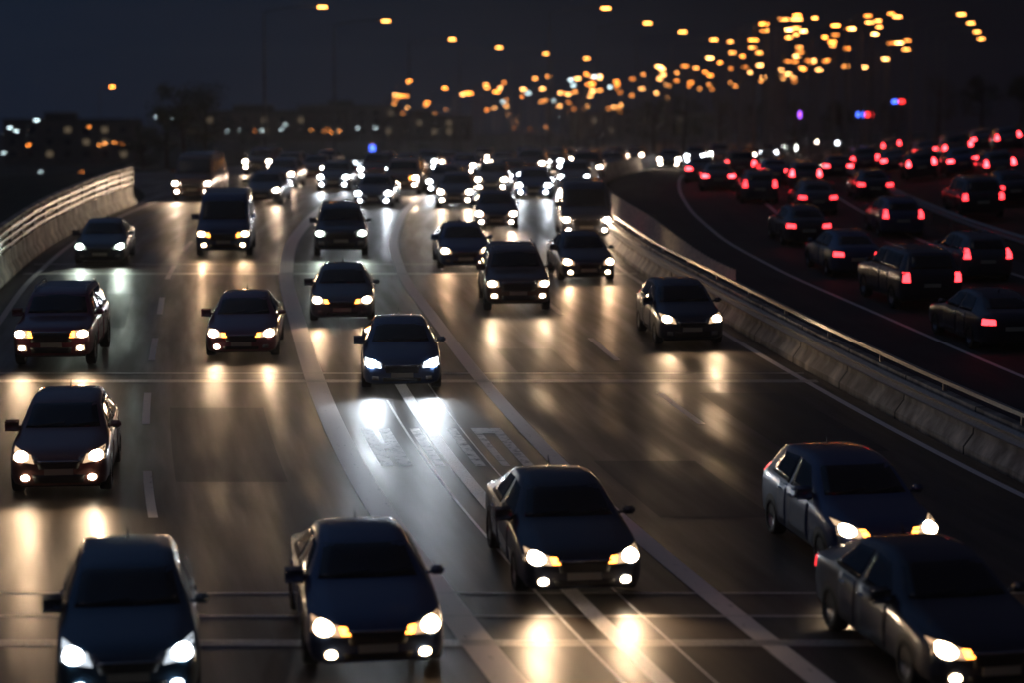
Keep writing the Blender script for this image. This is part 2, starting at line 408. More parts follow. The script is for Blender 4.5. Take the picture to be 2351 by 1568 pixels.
KINDS = {
 'sedan': dict(W=.90, tab=[(-2.30,.62,.30,.58,.62,.46),(-2.26,.76,.23,.64,.68,.60),(-2.08,.86,.19,.71,.77,.70),(-1.6,.90,.18,.80,.88,.74),(-1.02,.90,.18,.88,.975,.76),(-.25,.90,.18,.92,1.37,.60),(.2,.90,.18,.93,1.44,.58),(.9,.90,.18,.95,1.41,.57),(1.25,.90,.18,.96,1.32,.57),(1.85,.89,.19,.95,1.06,.68),(2.15,.84,.22,.92,1.00,.66),(2.28,.70,.32,.82,.90,.55)],
   ws=((-.66,1.00),(.66,1.00),(.54,1.34),(-.54,1.34)), hl=((.47,.58),(.84,.62),(.82,.77),(.50,.70)), fog=((.52,.30),(.68,.31),(.67,.40),(.53,.39)), grille=((-.36,.46),(.36,.46),(.40,.62),(-.40,.62)), intake=((-.42,.27),(.42,.27),(.44,.36),(-.44,.36)),
   sw=[((-.72,.93),(.32,.94),(.32,1.34),(-.18,1.30)),((.40,.94),(1.35,.97),(1.02,1.30),(.40,1.34))], rw=((-.56,1.08),(.56,1.08),(.48,1.30),(-.48,1.30)), tl=((.50,.72),(.84,.72),(.82,.88),(.52,.86)), wy=(-1.40,1.38), mir=(-.66,.97), wr=.32, roof=1.44),
 'hatchback': dict(W=.87, tab=[(-2.02,.62,.30,.62,.66,.46),(-1.98,.75,.23,.70,.74,.58),(-1.80,.84,.20,.78,.84,.68),(-1.4,.87,.19,.87,.94,.74),(-.98,.87,.19,.93,1.04,.76),(-.20,.87,.19,.97,1.46,.62),(.3,.87,.19,.98,1.53,.60),(1.1,.87,.19,1.0,1.50,.59),(1.6,.86,.2,1.0,1.40,.58),(1.90,.82,.23,.95,1.05,.62),(1.98,.70,.32,.85,.92,.55)],
   ws=((-.66,1.07),(.66,1.07),(.56,1.42),(-.56,1.42)), hl=((.42,.62),(.80,.68),(.79,.86),(.48,.77)), fog=((.50,.32),(.66,.33),(.65,.43),(.51,.42)), grille=((-.34,.52),(.34,.52),(.38,.64),(-.38,.64)), intake=((-.42,.27),(.42,.27),(.46,.42),(-.46,.42)),
   sw=[((-.68,.99),(.36,1.0),(.36,1.43),(-.12,1.39)),((.44,1.0),(1.35,1.04),(1.2,1.38),(.44,1.43))], rw=((-.56,1.08),(.56,1.08),(.50,1.36),(-.50,1.36)), tl=((.58,.78),(.80,.78),(.76,1.10),(.62,1.10)), wy=(-1.28,1.22), mir=(-.62,1.03), wr=.31, roof=1.53),
 'suv': dict(W=.95, tab=[(-2.36,.72,.40,.82,.86,.55),(-2.32,.84,.34,.90,.94,.68),(-2.14,.92,.30,.97,1.03,.78),(-1.7,.95,.28,1.04,1.11,.82),(-1.12,.95,.28,1.08,1.19,.83),(-.50,.95,.28,1.12,1.67,.70),(.1,.95,.28,1.13,1.75,.69),(1.4,.95,.28,1.14,1.74,.68),(2.0,.94,.29,1.14,1.66,.67),(2.26,.90,.34,1.1,1.22,.74),(2.34,.78,.42,.98,1.06,.66)],
   ws=((-.72,1.23),(.72,1.23),(.62,1.63),(-.62,1.63)), hl=((.56,.78),(.88,.79),(.88,.96),(.58,.95)), fog=((.58,.46),(.80,.47),(.79,.60),(.60,.59)), grille=((-.48,.66),(.48,.66),(.50,.90),(-.50,.90)), intake=((-.46,.40),(.46,.40),(.50,.54),(-.50,.54)),
   sw=[((-.85,1.15),(.22,1.16),(.22,1.64),(-.45,1.60)),((.30,1.16),(1.85,1.18),(1.75,1.62),(.30,1.64))], rw=((-.62,1.24),(.62,1.24),(.58,1.60),(-.58,1.60)), tl=((.66,.86),(.88,.86),(.86,1.14),(.68,1.14)), wy=(-1.45,1.42), mir=(-.80,1.18), wr=.38, roof=1.75),
 'van': dict(W=.98, tab=[(-2.45,.80,.36,.90,.94,.62),(-2.41,.90,.30,1.0,1.05,.74),(-2.25,.96,.27,1.08,1.14,.82),(-1.9,.98,.26,1.15,1.26,.85),(-1.20,.98,.26,1.22,2.02,.80),(-.8,.98,.26,1.24,2.18,.79),(1.5,.98,.26,1.24,2.2,.79),(2.35,.98,.27,1.24,2.14,.78),(2.45,.94,.32,1.2,2.0,.76)],
   ws=((-.78,1.32),(.78,1.32),(.74,1.95),(-.74,1.95)), hl=((.58,.74),(.90,.78),(.90,.98),(.60,.90)), fog=((.58,.40),(.78,.41),(.77,.52),(.60,.51)), grille=((-.50,.62),(.50,.62),(.54,.84),(-.54,.84)), intake=((-.5,.36),(.5,.36),(.5,.5),(-.5,.5)),
   sw=[((-1.5,1.26),(-.4,1.27),(-.4,1.92),(-1.1,1.88)),((-.3,1.27),(1.8,1.27),(1.8,1.92),(-.3,1.92))], rw=((-.66,1.3),(.66,1.3),(.62,1.9),(-.62,1.9)), tl=((.74,.8),(.92,.8),(.90,1.2),(.76,1.2)), wy=(-1.55,1.45), mir=(-1.45,1.35), wr=.35, roof=2.2),
}
def body_mesh(K):
    tab = K['tab']; xs_ = [r[0] for r in tab]
    F = [pchip(xs_, [r[c] for r in tab]) for c in range(1, 6)]
    bm = bmesh.new(); rings = []
    ys_ = []
    for a, b in zip(xs_, xs_[1:]):
        n = max(2, int((b-a)/.09)); ys_ += [lerp(a, b, k/n) for k in range(n)]
    ys_.append(xs_[-1])
    for y in ys_:
        hw, zb, zbelt, zt, ht = [f(y) for f in F]
        side = [(0, zb), (.78*hw, zb), (.95*hw, zb+.05), (.985*hw, zb+.14), (hw, lerp(zb, zbelt, .5)), (hw*.995, lerp(zb, zbelt, .75)), (.975*hw, zbelt-.045), (.945*hw, zbelt),
                (lerp(.945*hw, ht, .5), lerp(zbelt, zt-.05, .5)), (ht, zt-.05), (.93*ht, zt-.022), (.70*ht, zt-.006), (.35*ht, zt), (0, zt+.004)]
        ring = side+[(-x, z) for x, z in side[-2:0:-1]]
        rings.append([bm.verts.new((x, y, z)) for x, z in ring])
    n = len(rings[0])
    for a, b in zip(rings, rings[1:]):
        for k in range(n): bm.faces.new((a[k], a[(k+1) % n], b[(k+1) % n], b[k]))
    bm.faces.new(rings[0]); bm.faces.new(rings[-1][::-1])
    bmesh.ops.recalc_face_normals(bm, faces=bm.faces[:])
    return bm
def patch(bvh, q, axis, off=.008, n=6, m=4, y0=None, bm=None):
    """a panel whose outline is given in front, rear or side view, laid on the body shell"""
    own = bm is None
    if own: bm = bmesh.new()
    g = []
    for j in range(m+1):
        row = []
        for i in range(n+1):
            a = Vector(q[0]).lerp(Vector(q[1]), i/n); b = Vector(q[3]).lerp(Vector(q[2]), i/n); p = a.lerp(b, j/m)
            if axis == 'front': o = Vector((p.x, y0 if y0 is not None else -4, p.y)); d = Vector((0, 1, 0))
            elif axis == 'rear': o = Vector((p.x, 4, p.y)); d = Vector((0, -1, 0))
            elif axis == 'right': o = Vector((3, p.x, p.y)); d = Vector((-1, 0, 0))
            else: o = Vector((-3, p.x, p.y)); d = Vector((1, 0, 0))
            h = bvh.ray_cast(o, d)
            c = h[0] if h[0] is not None else None
            if c is None:
                nb = bvh.find_nearest(o+d*1.8); c = nb[0]
            row.append(bm.verts.new(c-d*off))
        g.append(row)
    for j in range(m):
        for i in range(n): bm.faces.new((g[j][i], g[j][i+1], g[j+1][i+1], g[j+1][i]))
    # skirt back into the shell
    loop = [g[0][i] for i in range(n+1)]+[g[j][n] for j in range(1, m+1)]+[g[m][i] for i in range(n-1, -1, -1)]+[g[j][0] for j in range(m-1, 0, -1)]
    low = [bm.verts.new(v.co+d*(off+.02)) for v in loop]
    for k in range(len(loop)):
        k2 = (k+1) % len(loop); bm.faces.new((loop[k], loop[k2], low[k2], low[k]))
    return bm
def disc(bvh, cx, cz, rx, rz, off, m_n=14, y0=-4):
    bm = bmesh.new(); rings = []
    def hit(x, z):
        h = bvh.ray_cast(Vector((x, y0, z)), Vector((0, 1, 0)))
        return h[0]-Vector((0, off, 0)) if h[0] is not None else bvh.find_nearest(Vector((x, -2, z)))[0]
    c = bm.verts.new(hit(cx, cz)-Vector((0, .015, 0)))
    for f in (.6, 1.0):
        rings.append([bm.verts.new(hit(cx+math.cos(k*math.tau/m_n)*rx*f, cz+math.sin(k*math.tau/m_n)*rz*f)-Vector((0, .008*(1-f), 0))) for k in range(m_n)])
    for k in range(m_n):
        k2 = (k+1) % m_n
        bm.faces.new((c, rings[0][k], rings[0][k2])); bm.faces.new((rings[0][k], rings[1][k], rings[1][k2], rings[0][k2]))
    return bm
def mirror(q): return tuple((-x, z) for x, z in (q[1], q[0], q[3], q[2]))
CACHE = {}
def car_meshes(kind):
    if kind in CACHE: return CACHE[kind]
    K = KINDS[kind]; bm = body_mesh(K); bvh = BVHTree.FromBMesh(bm); P = {}
    def me(name, b, m, smooth=True):
        bmesh.ops.recalc_face_normals(b, faces=b.faces[:])
        d = bpy.data.meshes.new(name); b.to_mesh(d); b.free()
        for p in d.polygons: p.use_smooth = smooth
        d.materials.append(m); return d
    P['windscreen'] = me('windscreen', patch(bvh, K['ws'], 'front', .006, 10, 6, y0=K['tab'][3][0]), M_GLASS)
    P['rear_window'] = me('rear_window', patch(bvh, K['rw'], 'rear', .006, 8, 5), M_GLASS)
    P['side_window'] = [me('side_window', patch(bvh, q, s, .006, 8, 5), M_GLASS) for q in K['sw'] for s in ('left', 'right')]
    z0 = K['tab'][3][2]+.13; P['door'] = []; P['handle'] = []
    for (p0, p1, p2, p3) in K['sw']:
        zb_ = p0[1]-.025; ya, yb = p0[0]+(.0 if p0[0] < 0 else .02), min(p1[0]-.0, K['wy'][1]-K['wr']-.02 if p0[0] > 0 else 9)
        for sd in ('left', 'right'):
            P['door'].append(me('door', patch(bvh, ((ya+.02, z0), (yb-.02, z0), (yb-.02, zb_), (ya+.02, zb_)), sd, .009, 8, 6), M_BODY))
            P['handle'].append(me('handle', patch(bvh, ((yb-.22, zb_-.13), (yb-.06, zb_-.13), (yb-.06, zb_-.095), (yb-.22, zb_-.095)), sd, .035, 3, 1), M_CHR))
    P['headlight'] = [me('headlight', patch(bvh, q, 'front', .010, 6, 4), HL['warm']) for q in (K['hl'], mirror(K['hl']))]
    P['fog_lamp'] = [me('fog_lamp', patch(bvh, q, 'front', .010, 4, 3), HL['warm']) for q in (K['fog'], mirror(K['fog']))]
    def ctr(q, t=.5): a = Vector(q[0]).lerp(Vector(q[1]), t); b_ = Vector(q[3]).lerp(Vector(q[2]), t); return a.lerp(b_, .5)
    hc, fc = ctr(K['hl'], .58), ctr(K['fog'])
    P['bulb'] = [me('bulb', disc(bvh, s*hc.x, hc.y, .125, .080, .020), HL['warm']) for s in (1, -1)]
    P['fog_bulb'] = [me('bulb', disc(bvh, s*fc.x, fc.y, .075, .055, .018), HL['warm']) for s in (1, -1)]
    i0 = K['hl']; iq = (((i0[0][0]-.12), i0[0][1]+.01), (i0[0][0]-.008, i0[0][1]+.01), (i0[3][0]-.008, i0[3][1]-.01), (i0[3][0]-.10, i0[3][1]-.015))
    P['indicator'] = [me('indicator', patch(bvh, q, 'front', .010, 2, 2), M_IND) for q in (iq, mirror(iq))]
    P['tail_lamp'] = [me('tail_lamp', patch(bvh, q, 'rear', .010, 4, 4), M_TAIL) for q in (K['tl'], mirror(K['tl']))]
    P['grille'] = me('grille', patch(bvh, K['grille'], 'front', .007, 8, 4), M_BLK)
    g = K['grille']; cq = ((g[3][0], g[3][1]+.004), (g[2][0], g[2][1]+.004), (g[2][0], g[2][1]+.028), (g[3][0], g[3][1]+.028))
    P['chrome_strip'] = me('chrome_strip', patch(bvh, cq, 'front', .014, 8, 1), M_CHR)
    P['air_intake'] = me('air_intake', patch(bvh, K['intake'], 'front', .007, 8, 3), M_BLK)
    zp = (K['intake'][3][1]+K['grille'][0][1])/2
    P['number_plate'] = me('number_plate', patch(bvh, ((-.25, zp-.05), (.25, zp-.05), (.25, zp+.055), (-.25, zp+.055)), 'front', .022, 3, 1), M_PLATE, False)
    zt = K['tl'][0][1]-.1
    P['rear_plate'] = me('number_plate', patch(bvh, ((-.25, zt-.05), (.25, zt-.05), (.25, zt+.055), (-.25, zt+.055)), 'rear', .018, 3, 1), M_PLATE, False)
    # wheels and dark arches
    def wheel():
        b = bmesh.new(); r = K['wr']; prof_ = [(-.11, r*.62), (-.11, r-.03), (-.09, r-.005), (-.04, r), (.04, r), (.09, r-.005), (.11, r-.03), (.11, r*.62)]
        n = 28; rg = [[b.verts.new((x, math.cos(k*math.tau/n)*rr, math.sin(k*math.tau/n)*rr)) for x, rr in prof_] for k in range(n)]
        for k in range(n):
            a, c = rg[k], rg[(k+1) % n]
            for j in range(len(prof_)): b.faces.new((a[j], a[(j+1) % len(prof_)], c[(j+1) % len(prof_)], c[j]))
        return b
    def rim():
        b = bmesh.new(); r = K['wr']*.63; n = 20
        for sx in (1,):
            c0 = b.verts.new((.06, 0, 0)); rg = [b.verts.new((.085 if k % 4 < 2 else .03, math.cos(k*math.tau/n)*r*.9, math.sin(k*math.tau/n)*r*.9)) for k in range(n)]
            ro = [b.verts.new((.10, math.cos(k*math.tau/n)*r, math.sin(k*math.tau/n)*r)) for k in range(n)]
            rb = [b.verts.new((-.10, math.cos(k*math.tau/n)*r, math.sin(k*math.tau/n)*r)) for k in range(n)]
            for k in range(n):
                k2 = (k+1) % n; b.faces.new((c0, rg[k], rg[k2])); b.faces.new((rg[k], ro[k], ro[k2], rg[k2])); b.faces.new((ro[k], rb[k], rb[k2], ro[k2]))
            b.faces.new(rb)
        return b
    P['wheel'] = me('wheel', wheel(), M_TYRE); P['rim'] = me('rim', rim(), M_RIM)
    arches = []
    for s in ('left', 'right'):
        for wy in K['wy']:
            b = bmesh.new(); r0, r1 = 0.02, K['wr']+.05; N = 18; gr = []
            for k in range(N+1):
                a = math.pi*k/N; row = []
                for rr in (r0, r1*.5, r1*.8, r1):
                    yy = wy+math.cos(a)*rr; zz = max(K['wr']+math.sin(a)*rr, .22)
                    o = Vector((3 if s == 'right' else -3, yy, zz)); d = Vector((-1 if s == 'right' else 1, 0, 0)); h = bvh.ray_cast(o, d)
                    c = h[0] if h[0] is not None else Vector(((K['W'] if s == 'right' else -K['W']), yy, zz))
                    row.append(b.verts.new(c-d*.005))
                gr.append(row)
            for k in range(N):
                for j in range(3): b.faces.new((gr[k][j], gr[k][j+1], gr[k+1][j+1], gr[k+1][j]))
            arches.append(me('wheel_arch', b, M_BLK))
    P['wheel_arch'] = arches
    def mirr(s):
        b = bmesh.new(); x, (my, mz) = K['W'], K['mir']
        box(b, s*(x-.03), s*(x+.15), my-.07, my+.06, mz-.02, mz+.10, .03); box(b, s*(x-.12), s*(x+.02), my-.03, my+.02, mz-.01, mz+.03, .005); return b
    P['wing_mirror'] = [me('wing_mirror', mirr(s), M_BODY) for s in (-1, 1)]
    b = bmesh.new(); y0_, z0_ = K['mir'][0]-.25, K['ws'][0][1]
    for x0_, x1_ in ((-.52, .02), (.08, .6)):
        pts = []
        for k in range(5):
            t = k/4; x = lerp(x0_, x1_, t); z = z0_+.015+.05*t; h = bvh.ray_cast(Vector((x, K['tab'][3][0], z)), Vector((0, 1, 0)))
            pts.append(h[0]+Vector((0, -.025, .01)))
        tube(b, pts, [.008]*5, 5)
    P['wiper'] = me('wiper', b, M_BLK)
    if kind in ('suv', 'van'):
        b = bmesh.new()
        for s in (-1, 1):
            xr = s*(K['tab'][5][5]-.07); tube(b, [(xr, -.4, K['roof']-.06), (xr, -.25, K['roof']+.04), (xr, 1.5, K['roof']+.045), (xr, 1.65, K['roof']-.05)], [.018]*4, 6)
        P['roof_rail'] = me('roof_rail', b, M_CHR)
    else:
        b = bmesh.new(); tube(b, [(0, .95, K['roof']-.06), (0, 1.08, K['roof']+.10)], [.02, .006], 6); P['aerial'] = me('aerial', b, M_BLK)
    b = bmesh.new(); box(b, -.8*K['W'], .8*K['W'], K['wy'][0]-.5, K['wy'][1]+.5, K['tab'][3][2]-.03, K['tab'][3][2]+.02); P['underbody'] = me('underbody', b, M_BLK, False)
    P['body'] = me('body', bm, M_BODY)
    CACHE[kind] = P; return P
spot_cache = {}
def spot_data(tint, power):
    key = (tint, power)
    if key not in spot_cache:
        l = bpy.data.lights.new('headlight_beam', 'SPOT'); l.energy = power; l.color = HCOL[tint]; l.spot_size = math.radians(88); l.spot_blend = 1.0; l.shadow_soft_size = .07
        spot_cache[key] = l
    return spot_cache[key]
def car(kind, x, y, label, color, tint='warm', lights='h', away=False, group=None, cat='car', turn=0.0, power=1.0, scale=1.0):
    P = car_meshes(kind); K = KINDS[kind]
    root = empty(('oncoming_car' if not away else 'departing_car') if kind != 'van' else 'van', (x, y, 0)); tag(root, label, cat, group)
    def part(name, me, m=None, parent=root):
        o = bpy.data.objects.new(name, me); col.objects.link(o); o.parent = parent; o.color = (*color, 1)
        if m: o.material_slots[0].link = 'OBJECT'; o.material_slots[0].material = m
        return o
    part('body', P['body']); part('windscreen', P['windscreen']); part('rear_window', P['rear_window'])
    for q in P['side_window']: part('side_window', q)
    for q, q2 in zip(P['door'], P['handle']): dd = part('door', q); part('handle', q2, None, dd)
    on = not away
    for i, q in enumerate(P['headlight']):
        hp = part('headlight', q, (M_LENSFULL if 'L' in lights else LENS[tint]) if on else M_LENSOFF)
        if on: part('bulb', P['bulb'][i], (HLFAR if (y > 88 or power >= 2) else HL)[tint], hp)
    for i, q in enumerate(P['fog_lamp']):
        lit = on and ('f' in lights or ('1' in lights and i == 1))
        fp = part('fog_lamp', q, LENS[tint] if lit else M_LENSOFF)
        if lit: part('bulb', P['fog_bulb'][i], (HLFAR if (y > 88 or power >= 2) else HL)[tint], fp)
    for q in P['indicator']: part('indicator', q, M_IND if (on and 'i' in lights) else M_LENSOFF)
    for q in P['tail_lamp']: part('tail_lamp', q, M_TAIL if y > 110 else M_TAILN)
    for nme in ('grille', 'chrome_strip', 'air_intake', 'wiper', 'underbody'): part(nme, P[nme])
    part('number_plate', P['number_plate']); part('number_plate', P['rear_plate'])
    for q in P['wheel_arch']: part('wheel_arch', q)
    for q in P['wing_mirror']: part('wing_mirror', q)
    if 'roof_rail' in P: part('roof_rail', P['roof_rail'])
    if 'aerial' in P: part('aerial', P['aerial'])
    for s in (-1, 1):
        for wy in K['wy']:
            wo = part('wheel', P['wheel']); wo.location = (s*(K['W']-.105), wy, K['wr'])
            ro = part('rim', P['rim'], None, wo); ro.rotation_euler = (0, 0, 0 if s > 0 else math.pi)
    if on and power > 0:
        h = K['hl']; hx = (h[0][0]+h[1][0])/2; hz = (h[0][1]+h[2][1])/2; fy = K['tab'][0][0]
        for s in (-1, 1):
            l = bpy.data.objects.new('headlight_beam', spot_data(tint, HEAD_W*power)); col.objects.link(l); l.parent = root
            l.location = (s*hx, fy-.10, hz); l.rotation_euler = (math.radians(-90+9), 0, 0)
            # a spot looks down its -Z: turn it to look along the car's nose (-Y), a little down
            l.rotation_euler = (math.radians(90-16), 0, math.pi)
    s = slopeB(y)
    fw = Vector((-s, -1, 0)); th = -math.atan(s)+turn
    if away: th += math.pi
    dz = (Z(x, y+1)-Z(x, y-1))/2; dx = (Z(x+1, y)-Z(x-1, y))/2
    nrm = Vector((-dx, -dz, 1)).normalized()
    R = Vector((0, 0, 1)).rotation_difference(nrm).to_matrix().to_4x4() @ Matrix.Rotation(th, 4, 'Z')
    root.matrix_world = Matrix.Translation((x, y, Z(x, y)+.002)) @ R @ Matrix.Scale(scale, 4)
    return root
def car_px(kind, vx, vy, *a, **k):
    # vx, vy: where the middle of the bumper meets the road; the car's own centre is half its length further on
    x, y = ground(vx, vy); L = -KINDS[kind]['tab'][0][0]; s = slopeB(y)
    th = -math.atan(s)+k.get('turn', 0); L *= k.get('scale', 1)
    x -= math.sin(th)*L; y += math.cos(th)*L
    return car(kind, x, y, *a, **k)
G1 = 'oncoming cars in the lanes with headlights on'
NAVY = (.03, .06, .15); BLACKB = (.018, .024, .045); MAROON = (.16, .03, .05); PINKB = (.22, .08, .10); BROWN = (.13, .07, .05); GREY = (.08, .09, .11)
near = [
 ('sedan', 872, 1572, 'dark navy foreground car left of the double-width line, with fog lamps and amber indicators', NAVY, 'orange', 'fi', 1.2, 0),
 ('sedan', 1345, 1395, 'dark foreground sedan astride the shiny seam, with fog lamps and amber indicators', BLACKB, 'warm', 'fi', 1.9, 0),
 ('hatchback', 2045, 1338, 'dark blue hatchback in the right foreground straddling the dashed line by the median barrier', NAVY, 'warm', 'hi', .8, 0),
 ('sedan', 2300, 1622, 'dark car cut off by the bottom right corner, with fog lamps lit', BLACKB, 'orange', 'fi', .8, 0),
 ('hatchback', 300, 1648, 'dark blue car at the bottom left corner with cold white headlights', (.02, .06, .11), 'cool', 'f', .9, 0),
 ('hatchback', 140, 1150, 'brownish red car at the left edge with four big white lamps, second from the bottom', (.20, .09, .08), 'warm', 'f', 1.4, 0),
 ('suv', 120, 852, 'maroon car at the left edge above the brownish red one, lower lamps lit', MAROON, 'warm', 'fi', 1.2, 0),
 ('sedan', 555, 830, 'dusky pink car in the left lane with a single fog lamp lit', PINKB, 'warm', '1i', 1.0, 0),
 ('sedan', 785, 745, 'dark grey sedan just behind and left of the blue-white-lit car, amber edges on its headlights', GREY, 'warm', 'i', 1.0, 0),
 ('sedan', 925, 905, 'sharp dark navy sedan in the centre of the picture with blue-white headlights', (.035, .065, .15), 'cool', 'hL', 3.2, 0),
 ('suv', 1190, 722, 'brown off-roader right of the middle with four round white lamps', BROWN, 'warm', 'f', 1.0, 0),
 ('hatchback', 1590, 800, 'black hatchback beside the median barrier with two white headlights', BLACKB, 'warm', 'h', 1.0, 0),
 ('suv', 785, 592, 'tall black off-roader behind the dark grey sedan with greenish white headlights', BLACKB, 'green', 'h', 1.0, 0),
 ('sedan', 1070, 622, 'dark blue car half hidden behind the brown off-roader', NAVY, 'orange', 'h', 1.0, 0),
 ('sedan', 1355, 650, 'dark car behind and right of the brown off-roader with four warm lamps', BLACKB, 'orange', 'f', 1.0, 0),
 ('van', 1350, 556, 'van with dazzling warm headlights beside the slatted glare screen', GREY, 'warm', 'f', 5.0, 0),
 ('van', 515, 592, 'dark van in the left lanes with amber marker lamps, behind the dusky pink car', NAVY, 'orange', 'fi', 1.0, 0),
 ('sedan', 230, 612, 'black car close to the left parapet wall with greenish white headlights', BLACKB, 'green', 'h', 1.8, 0),
 ('van', 440, 462, 'distant van with dazzling headlights past the end of the left parapet wall', BROWN, 'warm', 'f', 4.0, 0),
 ('sedan', 600, 470, 'distant car right of the dazzling van at the end of the left parapet', GREY, 'warm', 'h', .8, 0),
 ('hatchback', 640, 432, 'distant hatchback behind the car near the end of the left parapet', GREY, 'orange', 'h', .8, 0),
 ('sedan', 715, 412, 'distant car with fog lamps behind the tall black off-roader', BROWN, 'warm', 'f', .8, 0),
 ('hatchback', 765, 440, 'distant hatchback directly above the tall black off-roader', GREY, 'cool', 'f', .8, 0),
 ('sedan', 857, 478, 'distant car between the tall black off-roader and the bend of the painted line', BLACKB, 'cool', 'f', 1.0, 0),
 ('suv', 920, 448, 'distant off-roader with amber marker lamps at the bend of the painted line', BROWN, 'warm', 'fi', 1.0, 0),
 ('sedan', 1018, 448, 'distant silver car just past the bend of the painted line', GREY, 'cool', 'f', 1.0, 0),
 ('hatchback', 1045, 478, 'distant hatchback with white lamps above the half hidden dark blue car', GREY, 'warm', 'f', 1.0, 0),
 ('sedan', 1140, 530, 'car with warm lamps behind the half hidden dark blue one', BLACKB, 'orange', 'f', 1.0, 0),
 ('hatchback', 1128, 446, 'distant hatchback, nearest of the cluster of white lamps right of centre', GREY, 'warm', 'f', 1.0, 0),
 ('sedan', 1165, 430, 'distant sedan in the middle of the cluster of white lamps right of centre', GREY, 'cool', 'f', 1.0, 0),
 ('suv', 1215, 408, 'distant off-roader at the back of the cluster of white lamps right of centre', GREY, 'warm', 'f', 1.0, 0),
 ('sedan', 1225, 458, 'distant car with bluish lamps on the right of the white cluster', NAVY, 'cool', 'f', 1.0, 0),
 ('hatchback', 1318, 440, 'distant hatchback with bluish lamps left of the dazzling pair near the barrier', GREY, 'cool', 'f', 1.0, 0),
 ('suv', 1345, 420, 'distant off-roader with dazzling warm lamps beyond the median barrier bend', BROWN, 'warm', 'f', 1.6, 0),
 ('sedan', 1400, 396, 'distant sedan behind the dazzling off-roader near the barrier bend', GREY, 'warm', 'f', 1.0, 0),
 ('hatchback', 1290, 388, 'farthest hatchback between the white cluster and the dazzling off-roader', GREY, 'warm', 'f', .8, 0),
 ('sedan', 1100, 378, 'farthest sedan seen above the cluster of white lamps', GREY, 'warm', 'f', .8, 0),
 ('sedan', 1025, 392, 'farthest car above the distant silver one', GREY, 'warm', 'f', .8, 0),
 ('sedan', 1455, 372, 'farthest car at the right end of the oncoming queue', GREY, 'warm', 'f', .8, 0),
]
extra = [
 ('suv', 590, 402, 'distant off-roader merging from the left behind the dazzling van', GREY, 'warm', 'f', 1.0),
 ('hatchback', 655, 405, 'distant hatchback merging from the left in the far left lane', BROWN, 'warm', 'f', 1.0),
 ('sedan', 740, 388, 'far sedan left of the white lit sign', GREY, 'warm', 'f', 1.0),
 ('suv', 860, 425, 'far off-roader right of the white lit sign', BLACKB, 'cool', 'f', 1.0),
 ('sedan', 925, 405, 'far sedan just right of the bright yellow sign', GREY, 'warm', 'f', 1.0),
 ('hatchback', 975, 395, 'far hatchback left of the bend of the queue', GREY, 'cool', 'f', 1.0),
 ('sedan', 1060, 405, 'far sedan behind the distant silver car', NAVY, 'warm', 'f', 1.0),
 ('sedan', 1150, 395, 'far sedan in the second row behind the white cluster', GREY, 'orange', 'f', 1.0),
 ('suv', 1260, 400, 'far off-roader behind the bluish lamps', GREY, 'cool', 'f', 1.0),
 ('sedan', 1345, 385, 'far sedan in the last rows before the slip road', GREY, 'warm', 'f', 1.0),
 ('hatchback', 1200, 378, 'far hatchback at the back of the queue in the middle', GREY, 'orange', 'f', 1.0),
 ('sedan', 1410, 376, 'far sedan at the back of the queue near the slip road', GREY, 'cool', 'f', 1.0),
]
near += [e+(0,) for e in extra]
placed = []
for kind, vx, vy, lab, c, tint, li, pw, tn in near:
    o = car_px(kind, vx, vy, lab, c, tint, li, group=G1, cat='car' if kind != 'van' else 'van', power=pw, turn=tn if vy < 700 else (-.02 if vx > 1500 else -.07), scale=1.0)
    placed.append((o.location.x, o.location.y, lab))
# cars waiting on the rising slip road, headlights towards us
G3 = 'cars with white headlights on the slip road at the right'
slip = [(1535, 386, 'leftmost'), (1595, 378, 'second from the left'), (1652, 376, 'third from the left'), (1712, 372, 'fourth from the left'), (1765, 366, 'fifth from the left'), (1815, 352, 'third from the right'), (1868, 330, 'second from the right'), (1930, 335, 'rightmost')]
for i, (vx, vy, pos) in enumerate(slip):
    k = ('sedan', 'hatchback', 'suv')[i % 3]
    o = car_px(k, vx, vy, 'small white-lit car, %s in the row on the slip road' % pos, GREY, ('warm', 'cool', 'green')[i % 3], 'f', group=G3, power=.5)
    placed.append((o.location.x, o.location.y, pos))
